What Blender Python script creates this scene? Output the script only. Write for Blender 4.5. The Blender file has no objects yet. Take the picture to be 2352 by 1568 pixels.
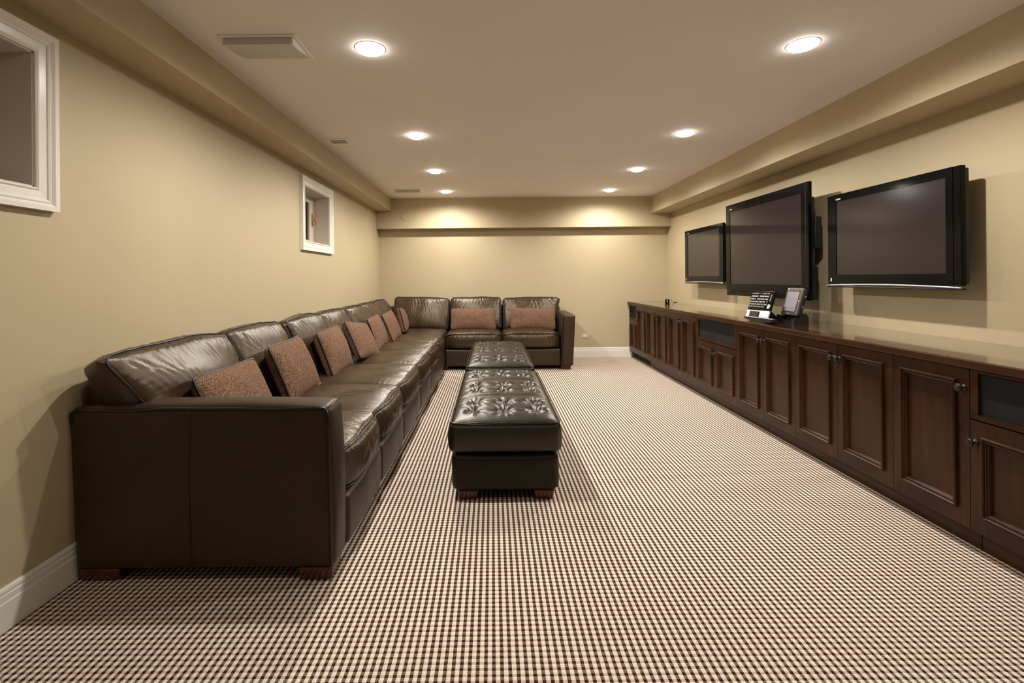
import bpy, math, random
import numpy as np
from mathutils import Matrix, Vector
PI = math.pi
rng = random.Random(7)
C = bpy.context.scene.collection
SC = bpy.context.scene
R = math.radians

# ------------------------------------------------------------------ camera, world, exposure
cam_d = bpy.data.cameras.new('camera')
cam = bpy.data.objects.new('camera', cam_d)
C.objects.link(cam)
cam_d.sensor_width = 36.0
cam_d.lens = 1111.0 / 2352 * 36
cam_d.shift_x = 45.5 / 2352
cam_d.shift_y = -144.9 / 2352
cam_d.clip_start = 0.02
cam.location = (0, 0, 1.2)
cam.rotation_euler = (PI / 2, 0.0093, 0)
SC.camera = cam
w = bpy.data.worlds.new('world')
SC.world = w
w.use_nodes = True
w.node_tree.nodes['Background'].inputs[0].default_value = (0.02, 0.02, 0.022, 1)
w.node_tree.nodes['Background'].inputs[1].default_value = 0.3
vs = SC.view_settings
vs.view_transform = 'Standard'
vs.look = 'None'
vs.gamma = 1
vs.use_curve_mapping = False
vs.exposure = 0.0
LAMP_W = 101.0
LAMP_COL = (1.0, 0.965, 0.91)
BULB = 24.0

# ------------------------------------------------------------------ room dimensions
XL, XR = -1.702, 2.648
YB, YF = 7.293, -6.5
ZC = 2.389
YBS = 7.134          # front of the soffit on the back wall
XLS, ZLS = -1.479, 2.202
XRS, ZRS = 2.353, 2.139
ZBS = 1.947

# ------------------------------------------------------------------ materials
def nm(name):
    m = bpy.data.materials.new(name)
    m.use_nodes = True
    return m, m.node_tree, m.node_tree.nodes['Principled BSDF']

def s2l(c):
    return tuple(((x / 255) / 12.92 if x / 255 <= 0.04045 else ((x / 255 + 0.055) / 1.055) ** 2.4) for x in c) + (1,)

def ND(nt, t, **kw):
    n = nt.nodes.new(t)
    for k, v in kw.items():
        setattr(n, k, v)
    return n

def setin(n, **kw):
    for k, v in kw.items():
        n.inputs[k.replace('_', ' ')].default_value = v

def bump(nt, b, height, strength, dist=0.01):
    bn = ND(nt, 'ShaderNodeBump')
    bn.inputs['Strength'].default_value = strength
    bn.inputs['Distance'].default_value = dist
    nt.links.new(height, bn.inputs['Height'])
    nt.links.new(bn.outputs[0], b.inputs['Normal'])
    return bn

def objco(nt, scale=(1, 1, 1), kind='Object'):
    tc = ND(nt, 'ShaderNodeTexCoord')
    mp = ND(nt, 'ShaderNodeMapping')
    mp.inputs['Scale'].default_value = scale
    nt.links.new(tc.outputs[kind], mp.inputs[0])
    return mp.outputs[0]

def noise(nt, co, scale, detail=3, rough=0.5):
    n = ND(nt, 'ShaderNodeTexNoise')
    n.inputs['Scale'].default_value = scale
    n.inputs['Detail'].default_value = detail
    n.inputs['Roughness'].default_value = rough
    nt.links.new(co, n.inputs['Vector'])
    return n.outputs['Fac']

def ramp(nt, fac, stops):
    r = ND(nt, 'ShaderNodeValToRGB')
    el = r.color_ramp.elements
    while len(el) < len(stops):
        el.new(0.5)
    for e, (p, c) in zip(el, stops):
        e.position = p
        e.color = c
    nt.links.new(fac, r.inputs[0])
    return r.outputs[0]

def plain(name, col, rough=0.5, metal=0.0, spec=0.5, coat=0.0, coat_rough=0.05):
    m, nt, b = nm(name)
    b.inputs['Base Color'].default_value = col if len(col) == 4 else tuple(col) + (1,)
    b.inputs['Roughness'].default_value = rough
    b.inputs['Metallic'].default_value = metal
    b.inputs['Specular IOR Level'].default_value = spec
    b.inputs['Coat Weight'].default_value = coat
    b.inputs['Coat Roughness'].default_value = coat_rough
    return m

def paint(name, col, rough=0.6, var=0.03, grain=0.05):
    m, nt, b = nm(name)
    co = objco(nt)
    n1 = noise(nt, co, 1.3, 2)
    lo = tuple(x * (1 - var) for x in col[:3]) + (1,)
    hi = tuple(min(1, x * (1 + var)) for x in col[:3]) + (1,)
    nt.links.new(ramp(nt, n1, [(0.3, lo), (0.7, hi)]), b.inputs['Base Color'])
    b.inputs['Roughness'].default_value = rough
    b.inputs['Specular IOR Level'].default_value = 0.3
    bump(nt, b, noise(nt, co, 260, 2), grain, 0.002)
    return m

M = {}
M['wall'] = paint('wall_paint', (0.50, 0.405, 0.252, 1), 0.5)
M['ceiling'] = paint('ceiling_paint', (0.88, 0.825, 0.775, 1), 0.75, 0.02)
M['trim'] = paint('trim_paint', (0.80, 0.745, 0.66, 1), 0.22, 0.01, 0.01)
M['recess'] = paint('recess_paint', (0.60, 0.52, 0.43, 1), 0.6, 0.02)

def carpet():
    m, nt, b = nm('woven_check_carpet')
    tc = ND(nt, 'ShaderNodeTexCoord')
    nz = ND(nt, 'ShaderNodeTexNoise')
    nz.inputs['Scale'].default_value = 170
    nz.inputs['Detail'].default_value = 1
    nt.links.new(tc.outputs['Object'], nz.inputs['Vector'])
    off = ND(nt, 'ShaderNodeVectorMath', operation='SUBTRACT')
    off.inputs[1].default_value = (0.5, 0.5, 0.5)
    nt.links.new(nz.outputs['Color'], off.inputs[0])
    sc = ND(nt, 'ShaderNodeVectorMath', operation='SCALE')
    sc.inputs['Scale'].default_value = 0.0032
    nt.links.new(off.outputs[0], sc.inputs[0])
    ad = ND(nt, 'ShaderNodeVectorMath', operation='ADD')
    nt.links.new(tc.outputs['Object'], ad.inputs[0])
    nt.links.new(sc.outputs[0], ad.inputs[1])
    sp = ND(nt, 'ShaderNodeSeparateXYZ')
    nt.links.new(ad.outputs[0], sp.inputs[0])
    def stripe(sock, period, duty):
        d = ND(nt, 'ShaderNodeMath', operation='DIVIDE')
        d.inputs[1].default_value = period
        nt.links.new(sock, d.inputs[0])
        f = ND(nt, 'ShaderNodeMath', operation='FRACT')
        nt.links.new(d.outputs[0], f.inputs[0])
        l = ND(nt, 'ShaderNodeMath', operation='LESS_THAN')
        l.inputs[1].default_value = duty
        nt.links.new(f.outputs[0], l.inputs[0])
        return l.outputs[0], f.outputs[0]
    cx, fx = stripe(sp.outputs['X'], 0.0250, 0.54)
    cy, fy = stripe(sp.outputs['Y'], 0.0235, 0.44)
    def mix(f, a, bb):
        x = ND(nt, 'ShaderNodeMix', data_type='RGBA')
        nt.links.new(f, x.inputs['Factor'])
        for i, v in ((6, a), (7, bb)):
            if isinstance(v, tuple):
                x.inputs[i].default_value = v
            else:
                nt.links.new(v, x.inputs[i])
        return x.outputs[2]
    light = mix(cy, (0.90, 0.82, 0.68, 1), (0.66, 0.47, 0.38, 1))
    dark = mix(cy, (0.215, 0.155, 0.115, 1), (0.045, 0.014, 0.009, 1))
    col = mix(cx, dark, light)
    n2 = noise(nt, tc.outputs['Object'], 420, 2)
    mul = ND(nt, 'ShaderNodeMix', data_type='RGBA', blend_type='MULTIPLY')
    mul.inputs['Factor'].default_value = 1
    nt.links.new(col, mul.inputs[6])
    nt.links.new(ramp(nt, n2, [(0.25, (0.74, 0.74, 0.74, 1)), (0.7, (1.06, 1.06, 1.06, 1))]), mul.inputs[7])
    nt.links.new(mul.outputs[2], b.inputs['Base Color'])
    b.inputs['Roughness'].default_value = 0.95
    b.inputs['Specular IOR Level'].default_value = 0.1
    # loop pile: every check is a little cushion
    def hump(f):
        a = ND(nt, 'ShaderNodeMath', operation='MULTIPLY')
        a.inputs[1].default_value = 4 * PI
        nt.links.new(f, a.inputs[0])
        s = ND(nt, 'ShaderNodeMath', operation='COSINE')
        nt.links.new(a.outputs[0], s.inputs[0])
        return s.outputs[0]
    h = ND(nt, 'ShaderNodeMath', operation='ADD')
    nt.links.new(hump(fx), h.inputs[0])
    nt.links.new(hump(fy), h.inputs[1])
    h2 = ND(nt, 'ShaderNodeMath', operation='MULTIPLY_ADD')
    h2.inputs[1].default_value = -0.3
    nt.links.new(h.outputs[0], h2.inputs[0])
    nt.links.new(n2, h2.inputs[2])
    bump(nt, b, h2.outputs[0], 0.35, 0.004)
    return m
M['carpet'] = carpet()

def leather(name, c0, c1, rough, fine=0.12, spec=0.6):
    m, nt, b = nm(name)
    co = objco(nt)
    n1 = noise(nt, co, 5, 4, 0.6)
    nt.links.new(ramp(nt, n1, [(0.3, c0), (0.72, c1)]), b.inputs['Base Color'])
    n3 = noise(nt, co, 14, 3)
    rr = ND(nt, 'ShaderNodeMapRange')
    rr.inputs['To Min'].default_value = rough - 0.05
    rr.inputs['To Max'].default_value = rough + 0.07
    nt.links.new(n3, rr.inputs['Value'])
    nt.links.new(rr.outputs[0], b.inputs['Roughness'])
    b.inputs['Specular IOR Level'].default_value = spec
    b.inputs['Specular Tint'].default_value = (1.0, 0.87, 0.67, 1)  # warmth of the room light put into the highlight colour
    v = ND(nt, 'ShaderNodeTexVoronoi')
    v.inputs['Scale'].default_value = 330
    nt.links.new(co, v.inputs['Vector'])
    mx = ND(nt, 'ShaderNodeMath', operation='MULTIPLY_ADD')
    mx.inputs[1].default_value = 1.2
    nt.links.new(noise(nt, co, 22, 4, 0.65), mx.inputs[0])
    nt.links.new(v.outputs['Distance'], mx.inputs[2])
    bump(nt, b, mx.outputs[0], fine, 0.004)
    return m
M['leather'] = leather('brown_leather', (0.037, 0.020, 0.0100, 1), (0.056, 0.033, 0.0165, 1), 0.30, 0.13)
M['leather_panel'] = leather('brown_leather_taut', (0.033, 0.0195, 0.0115, 1), (0.044, 0.026, 0.015, 1), 0.43, 0.07, 0.30)
M['leather_black'] = leather('black_brown_leather', (0.011, 0.0095, 0.0085, 1), (0.019, 0.016, 0.013, 1), 0.32)
M['leather_black_panel'] = leather('black_brown_leather_taut', (0.011, 0.0095, 0.009, 1), (0.016, 0.0135, 0.012, 1), 0.42, 0.07, 0.3)
M['piping'] = plain('leather_piping', (0.008, 0.007, 0.007), 0.3)

def wood(name, c0, c1, axis, rough=0.3, coat=0.3, coat_rough=0.1):
    m, nt, b = nm(name)
    s = {'z': (14, 14, 1.0), 'y': (14, 1.0, 14)}[axis]
    co = objco(nt, s)
    n1 = noise(nt, co, 3.5, 5, 0.62)
    n2 = noise(nt, objco(nt), 3.0, 2)
    ad = ND(nt, 'ShaderNodeMath', operation='MULTIPLY_ADD')
    ad.inputs[1].default_value = 0.6
    nt.links.new(n2, ad.inputs[0])
    sb = ND(nt, 'ShaderNodeMath', operation='MULTIPLY')
    sb.inputs[1].default_value = 0.55
    nt.links.new(n1, sb.inputs[0])
    nt.links.new(sb.outputs[0], ad.inputs[2])
    nt.links.new(ramp(nt, ad.outputs[0], [(0.36, c0), (0.78, c1)]), b.inputs['Base Color'])
    b.inputs['Roughness'].default_value = rough
    b.inputs['Specular IOR Level'].default_value = 0.24
    b.inputs['Coat Weight'].default_value = coat
    b.inputs['Coat Roughness'].default_value = coat_rough
    bump(nt, b, n1, 0.03, 0.002)
    return m
WD0, WD1 = (0.019, 0.0062, 0.0020, 1), (0.062, 0.0215, 0.0063, 1)
M['wood'] = wood('dark_cherry_wood', WD0, WD1, 'z', 0.32, 0.0, 0.2)
M['wood_h'] = wood('dark_cherry_wood_lengthwise', WD0, WD1, 'y', 0.32, 0.0, 0.2)
M['wood_top'] = wood('polished_cherry_top', (0.03, 0.0115, 0.0055, 1), (0.075, 0.03, 0.013, 1), 'y', 0.22, 1.0, 0.04)
M['wood_top'].node_tree.nodes['Principled BSDF'].inputs['Coat IOR'].default_value = 2.0
M['leg'] = wood('red_mahogany_leg', (0.05, 0.010, 0.006, 1), (0.11, 0.022, 0.012, 1), 'z', 0.25, 0.5, 0.1)
M['grille'] = paint('speaker_cloth', (0.0105, 0.0088, 0.0092, 1), 0.9, 0.1, 0.3)
M['bronze'] = plain('oil_rubbed_bronze', (0.05, 0.042, 0.036), 0.28, 0.8)
M['dark'] = plain('dark_cavity', (0.006, 0.005, 0.005), 0.8)
M['tvblack'] = plain('gloss_black_plastic', (0.004, 0.004, 0.004), 0.08, 0, 0.14)
M['tvmatte'] = plain('satin_black_plastic', (0.008, 0.008, 0.008), 0.4)
M['screen'] = plain('plasma_screen_glass', (0.022, 0.014, 0.016), 0.06, 0, 0.40)
M['screen_soft'] = plain('plasma_screen_glass_soft', (0.020, 0.014, 0.016), 0.15, 0, 0.55)
M['silver'] = plain('silver_metal', (0.75, 0.75, 0.77), 0.26, 0.65)
M['white'] = plain('white_plastic', (0.82, 0.78, 0.73), 0.35)
M['beige_plastic'] = plain('beige_plastic', (0.62, 0.49, 0.29), 0.4)
M['brass'] = plain('polished_brass', (0.75, 0.52, 0.2), 0.2, 1.0)
M['lcd'] = plain('grey_lcd', (0.28, 0.25, 0.28), 0.18)
M['glass_night'] = plain('night_window_glass', (0.004, 0.004, 0.005), 0.05, 0, 0.2)
M['vent'] = plain('vent_enamel', (0.58, 0.54, 0.50), 0.4)
M['ventdark'] = plain('vent_inside', (0.26, 0.235, 0.21), 0.7)
M['keylegend'] = plain('key_print', (0.8, 0.8, 0.8), 0.5)

def weave():
    m, nt, b = nm('brown_woven_fabric')
    tc = ND(nt, 'ShaderNodeTexCoord')
    sp = ND(nt, 'ShaderNodeSeparateXYZ')
    nt.links.new(tc.outputs['Object'], sp.inputs[0])
    xy = ND(nt, 'ShaderNodeMath', operation='ADD')
    nt.links.new(sp.outputs['X'], xy.inputs[0])
    nt.links.new(sp.outputs['Y'], xy.inputs[1])
    def sn(kx, kz):
        a = ND(nt, 'ShaderNodeMath', operation='MULTIPLY')
        a.inputs[1].default_value = kx
        nt.links.new(xy.outputs[0], a.inputs[0])
        c = ND(nt, 'ShaderNodeMath', operation='MULTIPLY_ADD')
        c.inputs[1].default_value = kz
        nt.links.new(sp.outputs['Z'], c.inputs[0])
        nt.links.new(a.outputs[0], c.inputs[2])
        s = ND(nt, 'ShaderNodeMath', operation='SINE')
        nt.links.new(c.outputs[0], s.inputs[0])
        return s.outputs[0]
    k = 2 * PI / 0.0092
    p = ND(nt, 'ShaderNodeMath', operation='MULTIPLY')
    nt.links.new(sn(k, 0), p.inputs[0])
    nt.links.new(sn(0, k), p.inputs[1])
    n1 = noise(nt, objco(nt, (1, 1, 0.35)), 240, 2)
    ad = ND(nt, 'ShaderNodeMath', operation='MULTIPLY_ADD')
    ad.inputs[1].default_value = 0.22
    nt.links.new(p.outputs[0], ad.inputs[0])
    nt.links.new(n1, ad.inputs[2])
    nt.links.new(ramp(nt, ad.outputs[0], [(0.24, (0.022, 0.010, 0.007, 1)), (0.45, (0.140, 0.073, 0.043, 1)), (0.8, (0.34, 0.20, 0.125, 1))]), b.inputs['Base Color'])
    b.inputs['Roughness'].default_value = 0.9
    b.inputs['Specular IOR Level'].default_value = 0.15
    bump(nt, b, ad.outputs[0], 0.7, 0.004)
    return m
M['weave'] = weave()

def emit(name, col, s):
    m, nt, b = nm(name)
    b.inputs['Base Color'].default_value = (0.9, 0.9, 0.9, 1)
    b.inputs['Emission Color'].default_value = col + (1,)
    b.inputs['Emission Strength'].default_value = s
    return m
M['bulb'] = emit('lit_lamp', (1.0, 0.96, 0.9), BULB)

# ------------------------------------------------------------------ mesh helpers
class MB:
    """collects shapes in world (or local) coordinates and links them as one mesh object"""
    def __init__(s):
        s.v = []
        s.f = []
    def add(s, vs, fs):
        o = len(s.v)
        s.v.extend([tuple(map(float, p)) for p in vs])
        s.f.extend([tuple(int(i) + o for i in f) for f in fs])
        return s
    def box(s, x0, x1, y0, y1, z0, z1):
        vs = [(x, y, z) for x in (x0, x1) for y in (y0, y1) for z in (z0, z1)]
        return s.add(vs, [(0, 1, 3, 2), (4, 6, 7, 5), (0, 4, 5, 1), (2, 3, 7, 6), (0, 2, 6, 4), (1, 5, 7, 3)])
    def rb(s, x0, x1, y0, y1, z0, z1, r, m=1, n=1):
        vs, fs, _ = rbox(x1 - x0, y1 - y0, z1 - z0, r, m, n)
        vs = vs + np.array([(x0 + x1) / 2, (y0 + y1) / 2, (z0 + z1) / 2])
        return s.add(vs, fs)
    def prism(s, pts, axis, a0, a1):
        """closed 2-D outline extruded along axis"""
        n = len(pts)
        def P(p, a):
            return {'x': (a, p[0], p[1]), 'y': (p[0], a, p[1]), 'z': (p[0], p[1], a)}[axis]
        vs = [P(p, a0) for p in pts] + [P(p, a1) for p in pts]
        fs = [(i, (i + 1) % n, n + (i + 1) % n, n + i) for i in range(n)]
        fs += [tuple(range(n))[::-1], tuple(range(n, 2 * n))]
        return s.add(vs, fs)
    def tube(s, pts, r, k=6, closed=False):
        pts = [Vector(p) for p in pts]
        n = len(pts)
        ring = []
        up = None
        for i, p in enumerate(pts):
            a = pts[(i - 1) % n] if (closed or i > 0) else p
            b = pts[(i + 1) % n] if (closed or i < n - 1) else p
            t = (b - a)
            t = t.normalized() if t.length > 1e-9 else Vector((0, 0, 1))
            if up is None:
                up = Vector((0, 0, 1)) if abs(t.z) < 0.9 else Vector((1, 0, 0))
            u = up - t * up.dot(t)
            if u.length < 1e-5:
                u = t.orthogonal()
            u.normalize()
            up = u
            w_ = t.cross(u)
            ring.append([p + (u * math.cos(2 * PI * j / k) + w_ * math.sin(2 * PI * j / k)) * r for j in range(k)])
        vs = [q for rg in ring for q in rg]
        fs = []
        for i in range(n if closed else n - 1):
            a, b = i * k, ((i + 1) % n) * k
            for j in range(k):
                fs.append((a + j, a + (j + 1) % k, b + (j + 1) % k, b + j))
        if not closed:
            fs += [tuple(range(k))[::-1], tuple(range((n - 1) * k, n * k))]
        return s.add(vs, fs)
    def lathe(s, prof, origin, axis, k=20):
        """prof: (radius, height) pairs from origin along axis"""
        ax = Vector(axis).normalized()
        u = ax.orthogonal().normalized()
        v = ax.cross(u)
        o = Vector(origin)
        vs = []
        for r, h in prof:
            for j in range(k):
                a = 2 * PI * j / k
                vs.append(o + ax * h + (u * math.cos(a) + v * math.sin(a)) * max(r, 1e-5))
        fs = []
        for i in range(len(prof) - 1):
            for j in range(k):
                fs.append((i * k + j, i * k + (j + 1) % k, (i + 1) * k + (j + 1) % k, (i + 1) * k + j))
        fs += [tuple(range(k))[::-1], tuple(range((len(prof) - 1) * k, len(prof) * k))]
        return s.add(vs, fs)
    def build(s, name, mat, parent=None, smooth=False, mw=None, loc=None):
        """mw: local-to-world matrix of the vertices. The object's origin goes to the middle of its base."""
        vs = np.array(s.v)
        me = bpy.data.meshes.new(name)
        if mw is None and loc is None:
            lo, hi = vs.min(0), vs.max(0)
            c = np.array([(lo[0] + hi[0]) / 2, (lo[1] + hi[1]) / 2, lo[2]])
            vs = vs - c
            mw = Matrix.Translation(Vector(c))
        elif mw is None:
            vs = vs - np.array(loc)
            mw = Matrix.Translation(Vector(loc))
        me.from_pydata([tuple(p) for p in vs], [], s.f)
        me.validate()
        if smooth:
            me.shade_smooth()
        me.materials.append(mat)
        o = bpy.data.objects.new(name, me)
        C.objects.link(o)
        put(o, mw, parent)
        return o

WORLD = {}
def put(o, mw, parent):
    mw = mw.copy()
    if parent is not None:
        o.parent = parent
        o.matrix_parent_inverse = Matrix.Identity(4)
        o.matrix_basis = WORLD[parent.name].inverted() @ mw
    else:
        o.matrix_basis = mw
    WORLD[o.name] = mw

def fix_normals(o):
    import bmesh
    bm = bmesh.new()
    bm.from_mesh(o.data)
    bmesh.ops.recalc_face_normals(bm, faces=bm.faces)
    bm.to_mesh(o.data)
    bm.free()

def rbox(sx, sy, sz, r, m=3, n=8):
    """rounded box on a lattice; returns vertices, quads and the lattice coordinate in -1..1 of each vertex"""
    if isinstance(n, int):
        n = (n, n, n)
    axes = []
    for s_, k in zip((sx, sy, sz), n):
        h = s_ / 2
        rr = min(r, h * 0.999)
        a = [-h + rr * i / m for i in range(m)]
        b = [-(h - rr) + 2 * (h - rr) * i / k for i in range(k + 1)]
        c = [(h - rr) + rr * (i + 1) / m for i in range(m)]
        axes.append(np.array(a + b + c))
    nx, ny, nz = [len(a) for a in axes]
    idx = {}
    vs = []
    def vid(i, j, k):
        key = (i, j, k)
        if key not in idx:
            idx[key] = len(vs)
            vs.append((axes[0][i], axes[1][j], axes[2][k]))
        return idx[key]
    fs = []
    for i in range(nx - 1):
        for j in range(ny - 1):
            fs.append((vid(i, j, 0), vid(i, j + 1, 0), vid(i + 1, j + 1, 0), vid(i + 1, j, 0)))
            fs.append((vid(i, j, nz - 1), vid(i + 1, j, nz - 1), vid(i + 1, j + 1, nz - 1), vid(i, j + 1, nz - 1)))
    for i in range(nx - 1):
        for k in range(nz - 1):
            fs.append((vid(i, 0, k), vid(i + 1, 0, k), vid(i + 1, 0, k + 1), vid(i, 0, k + 1)))
            fs.append((vid(i, ny - 1, k), vid(i, ny - 1, k + 1), vid(i + 1, ny - 1, k + 1), vid(i + 1, ny - 1, k)))
    for j in range(ny - 1):
        for k in range(nz - 1):
            fs.append((vid(0, j, k), vid(0, j, k + 1), vid(0, j + 1, k + 1), vid(0, j + 1, k)))
            fs.append((vid(nx - 1, j, k), vid(nx - 1, j + 1, k), vid(nx - 1, j + 1, k + 1), vid(nx - 1, j, k + 1)))
    p = np.array(vs)
    H = np.array([sx, sy, sz]) / 2
    q = np.clip(p, -(H - np.minimum(r, H * 0.999)), H - np.minimum(r, H * 0.999))
    d = p - q
    L = np.linalg.norm(d, axis=1, keepdims=True)
    out = q + d / np.maximum(L, 1e-9) * min(r, H.min() * 0.999)
    return out, fs, p / H

def creases(u, v, seed, lam=0.04, k=5):
    """anisotropic leather wrinkles: ridges crossing u, wandering along v"""
    g = np.random.RandomState(seed)
    h = np.zeros_like(u)
    for i in range(k):
        l = lam * g.uniform(0.6, 1.9)
        ph = g.uniform(0, 2 * PI)
        warp = g.uniform(0.8, 2.2) * np.sin(2 * PI * v / g.uniform(0.15, 0.5) + g.uniform(0, 6)) \
            + g.uniform(0.5, 1.6) * np.sin(2 * PI * (u * 0.7 + v) / g.uniform(0.2, 0.45) + g.uniform(0, 6))
        env = 0.5 + 0.5 * np.sin(2 * PI * (u / g.uniform(0.2, 0.5) + v / g.uniform(0.3, 0.8)) + g.uniform(0, 6))
        s_ = np.sin(2 * PI * u / l + ph + warp)
        h += env * (1 - np.abs(s_) * 1.4)
    return h / k

def lumps(u, v, seed, lam=0.3, k=6):
    g = np.random.RandomState(seed)
    h = np.zeros_like(u)
    for i in range(k):
        a = g.uniform(0, 2 * PI)
        l = lam * g.uniform(0.6, 1.5)
        h += np.sin(2 * PI * (u * math.cos(a) + v * math.sin(a)) / l + g.uniform(0, 6))
    return h / k

def empty(name, loc, label=None, cat=None, group=None, rz=0.0):
    o = bpy.data.objects.new(name, None)
    o.empty_display_size = 0.1
    C.objects.link(o)
    put(o, Matrix.Translation(Vector(loc)) @ Matrix.Rotation(rz, 4, 'Z'), None)
    tag(o, label, cat, group)
    return o

def tag(o, label=None, cat=None, group=None, kind=None):
    if label: o['label'] = label
    if cat: o['category'] = cat
    if group: o['group'] = group
    if kind: o['kind'] = kind
    return o

def struct(o):
    o['kind'] = 'structure'
    return o

# ------------------------------------------------------------------ the room
struct(MB().box(XL - 0.05, XR + 0.05, YF - 0.05, YB + 0.05, -0.1, 0).build('floor', M['carpet'], loc=(0, 0, 0)))
struct(MB().box(XL - 0.05, XR + 0.05, YF - 0.05, YB + 0.05, ZC, ZC + 0.1).build('ceiling', M['ceiling'], loc=(0, 0, ZC)))
struct(MB().box(XL, XR, YB, YB + 0.1, 0, ZC).build('wall_back', M['wall'], loc=(0, YB, 0)))
struct(MB().box(XL, XR, YF - 0.1, YF, 0, ZC).build('wall_front', M['wall'], loc=(0, YF, 0)))
struct(MB().box(XR, XR + 0.1, YF - 0.1, YB + 0.1, 0, ZC).build('wall_right', M['wall'], loc=(XR, 0, 0)))
# left wall, pierced by the two small windows
WIN = [(1.132, 1.796), (4.384, 5.048)]
WZ0, WZ1 = 1.554, 2.058
wl = MB()
T = 0.34
wl.box(XL - T, XL, YF - 0.1, YB + 0.1, 0, WZ0)
wl.box(XL - T, XL, YF - 0.1, YB + 0.1, WZ1, ZC)
edges = [YF - 0.1] + [y for a in WIN for y in a] + [YB + 0.1]
for a, b_ in zip(edges[0::2], edges[1::2]):
    wl.box(XL - T, XL, a, b_, WZ0, WZ1)
struct(wl.build('wall_left', M['wall'], loc=(XL, 0, 0)))
# dropped soffits round the ceiling
struct(MB().box(XL, XLS, YF, YB, ZLS, ZC).build('trim_1', M['wall'], loc=(XL, 0, ZLS)))
struct(MB().box(XRS, XR, YF, YB, ZRS, ZC).build('trim_2', M['wall'], loc=(XR, 0, ZRS)))
struct(MB().box(XL, XR, YBS, YB, ZBS, ZC).build('trim_3', M['wall'], loc=(0, YBS, ZBS)))

# baseboards with a stepped top
def base_profile():
    return [(0, 0), (0.018, 0), (0.018, 0.098), (0.0145, 0.101), (0.0145, 0.122), (0.0115, 0.125), (0.0115, 0.130), (0.013, 0.134), (0.011, 0.142), (0.006, 0.147), (0, 0.147)]
bp = base_profile()
struct(MB().prism([(XL + a, z) for a, z in bp][::-1], 'y', YF, YB).build('baseboard_left', M['trim'], loc=(XL, 0, 0)))
struct(MB().prism([(YB - a, z) for a, z in bp], 'x', XL, 2.09).build('baseboard_back', M['trim'], loc=(0, YB, 0)))

# windows: moulded casing, deep recess, sash, glass, latch
def window(i, y0, y1, latch):
    xg = XL - 0.145                                       # plane of the sash
    root = bpy.data.objects.new('window_%d' % i, None)
    C.objects.link(root)
    put(root, Matrix.Translation((XL, (y0 + y1) / 2, WZ0)), None)
    struct(root)
    # casing: mitred profile run round the opening
    prof = [(0.0, 0.0), (0.0, 0.012), (0.006, 0.017), (0.012, 0.012), (0.016, 0.013), (0.040, 0.015), (0.043, 0.019), (0.050, 0.022),
            (0.056, 0.019), (0.059, 0.022), (0.066, 0.027), (0.070, 0.027), (0.083, 0.027), (0.083, 0.0)]
    mb = MB()
    n = len(prof)
    corners = [(y0, WZ0, -1, -1), (y1, WZ0, 1, -1), (y1, WZ1, 1, 1), (y0, WZ1, -1, 1)]
    vs = []
    for cy, cz, sy, sz in corners:
        for d, h in prof:
            vs.append((XL + h, cy + sy * d, cz + sz * d))
    fs = []
    for k in range(4):
        k2 = (k + 1) % 4
        for j in range(n - 1):
            fs.append((k * n + j, k * n + j + 1, k2 * n + j + 1, k2 * n + j))
    mb.add(vs, fs)
    fix_normals(mb.build('casing', M['trim'], root))
    t = 0.006
    lin = MB()
    lin.box(xg, XL + 0.004, y0 - 0.001, y0 + t, WZ0, WZ1).box(xg, XL + 0.004, y1 - t, y1 + 0.001, WZ0, WZ1)
    lin.box(xg, XL + 0.004, y0, y1, WZ0 - 0.001, WZ0 + t).box(xg, XL + 0.004, y0, y1, WZ1 - t, WZ1 + 0.001)
    lin.build('recess_lining', M['recess'], root)
    st = 0.140
    s = MB()
    for a, b_, c, d in ((y0, y0 + st, WZ0, WZ1), (y1 - st, y1, WZ0, WZ1), (y0 + st, y1 - st, WZ0, WZ0 + 0.05), (y0 + st, y1 - st, WZ1 - 0.075, WZ1)):
        s.box(xg - 0.03, xg, a, b_, c, d)
    for a in (y0 + 0.05, y1 - 0.055):
        s.box(xg, xg + 0.008, a, a + 0.005, WZ0, WZ1)
    s.box(xg - 0.02, xg - 0.002, y1 - st - 0.006, y1 - st, WZ0 + 0.05, WZ1 - 0.075)
    sash = s.build('sash', M['recess'], root)
    MB().box(xg - 0.024, xg - 0.018, y0 + st - 0.01, y1 - st + 0.01, WZ0 + 0.04, WZ1 - 0.065).build('glass_pane', M['glass_night'], root)
    if latch:
        l = MB()
        yc, zc = y1 - st + 0.062, 1.815
        l.rb(xg, xg + 0.006, yc - 0.022, yc + 0.022, zc - 0.065, zc + 0.065, 0.004)
        l.lathe([(0.014, 0), (0.014, 0.012), (0.008, 0.016), (0.008, 0.03)], (xg, yc, zc + 0.015), (1, 0, 0), 12)
        l.tube([(xg + 0.03, yc, zc + 0.02), (xg + 0.034, yc + 0.004, zc - 0.01), (xg + 0.03, yc + 0.006, zc - 0.05)], 0.007, 8)
        for dz in (-0.05, 0.05):
            l.lathe([(0.006, 0), (0.006, 0.009), (0.001, 0.011)], (xg, yc, zc + dz), (1, 0, 0), 10)
        tag(l.build('latch', M['brass'], sash), 'shiny brass window latch')
window(1, *WIN[0], True)
window(2, *WIN[1], True)

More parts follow.
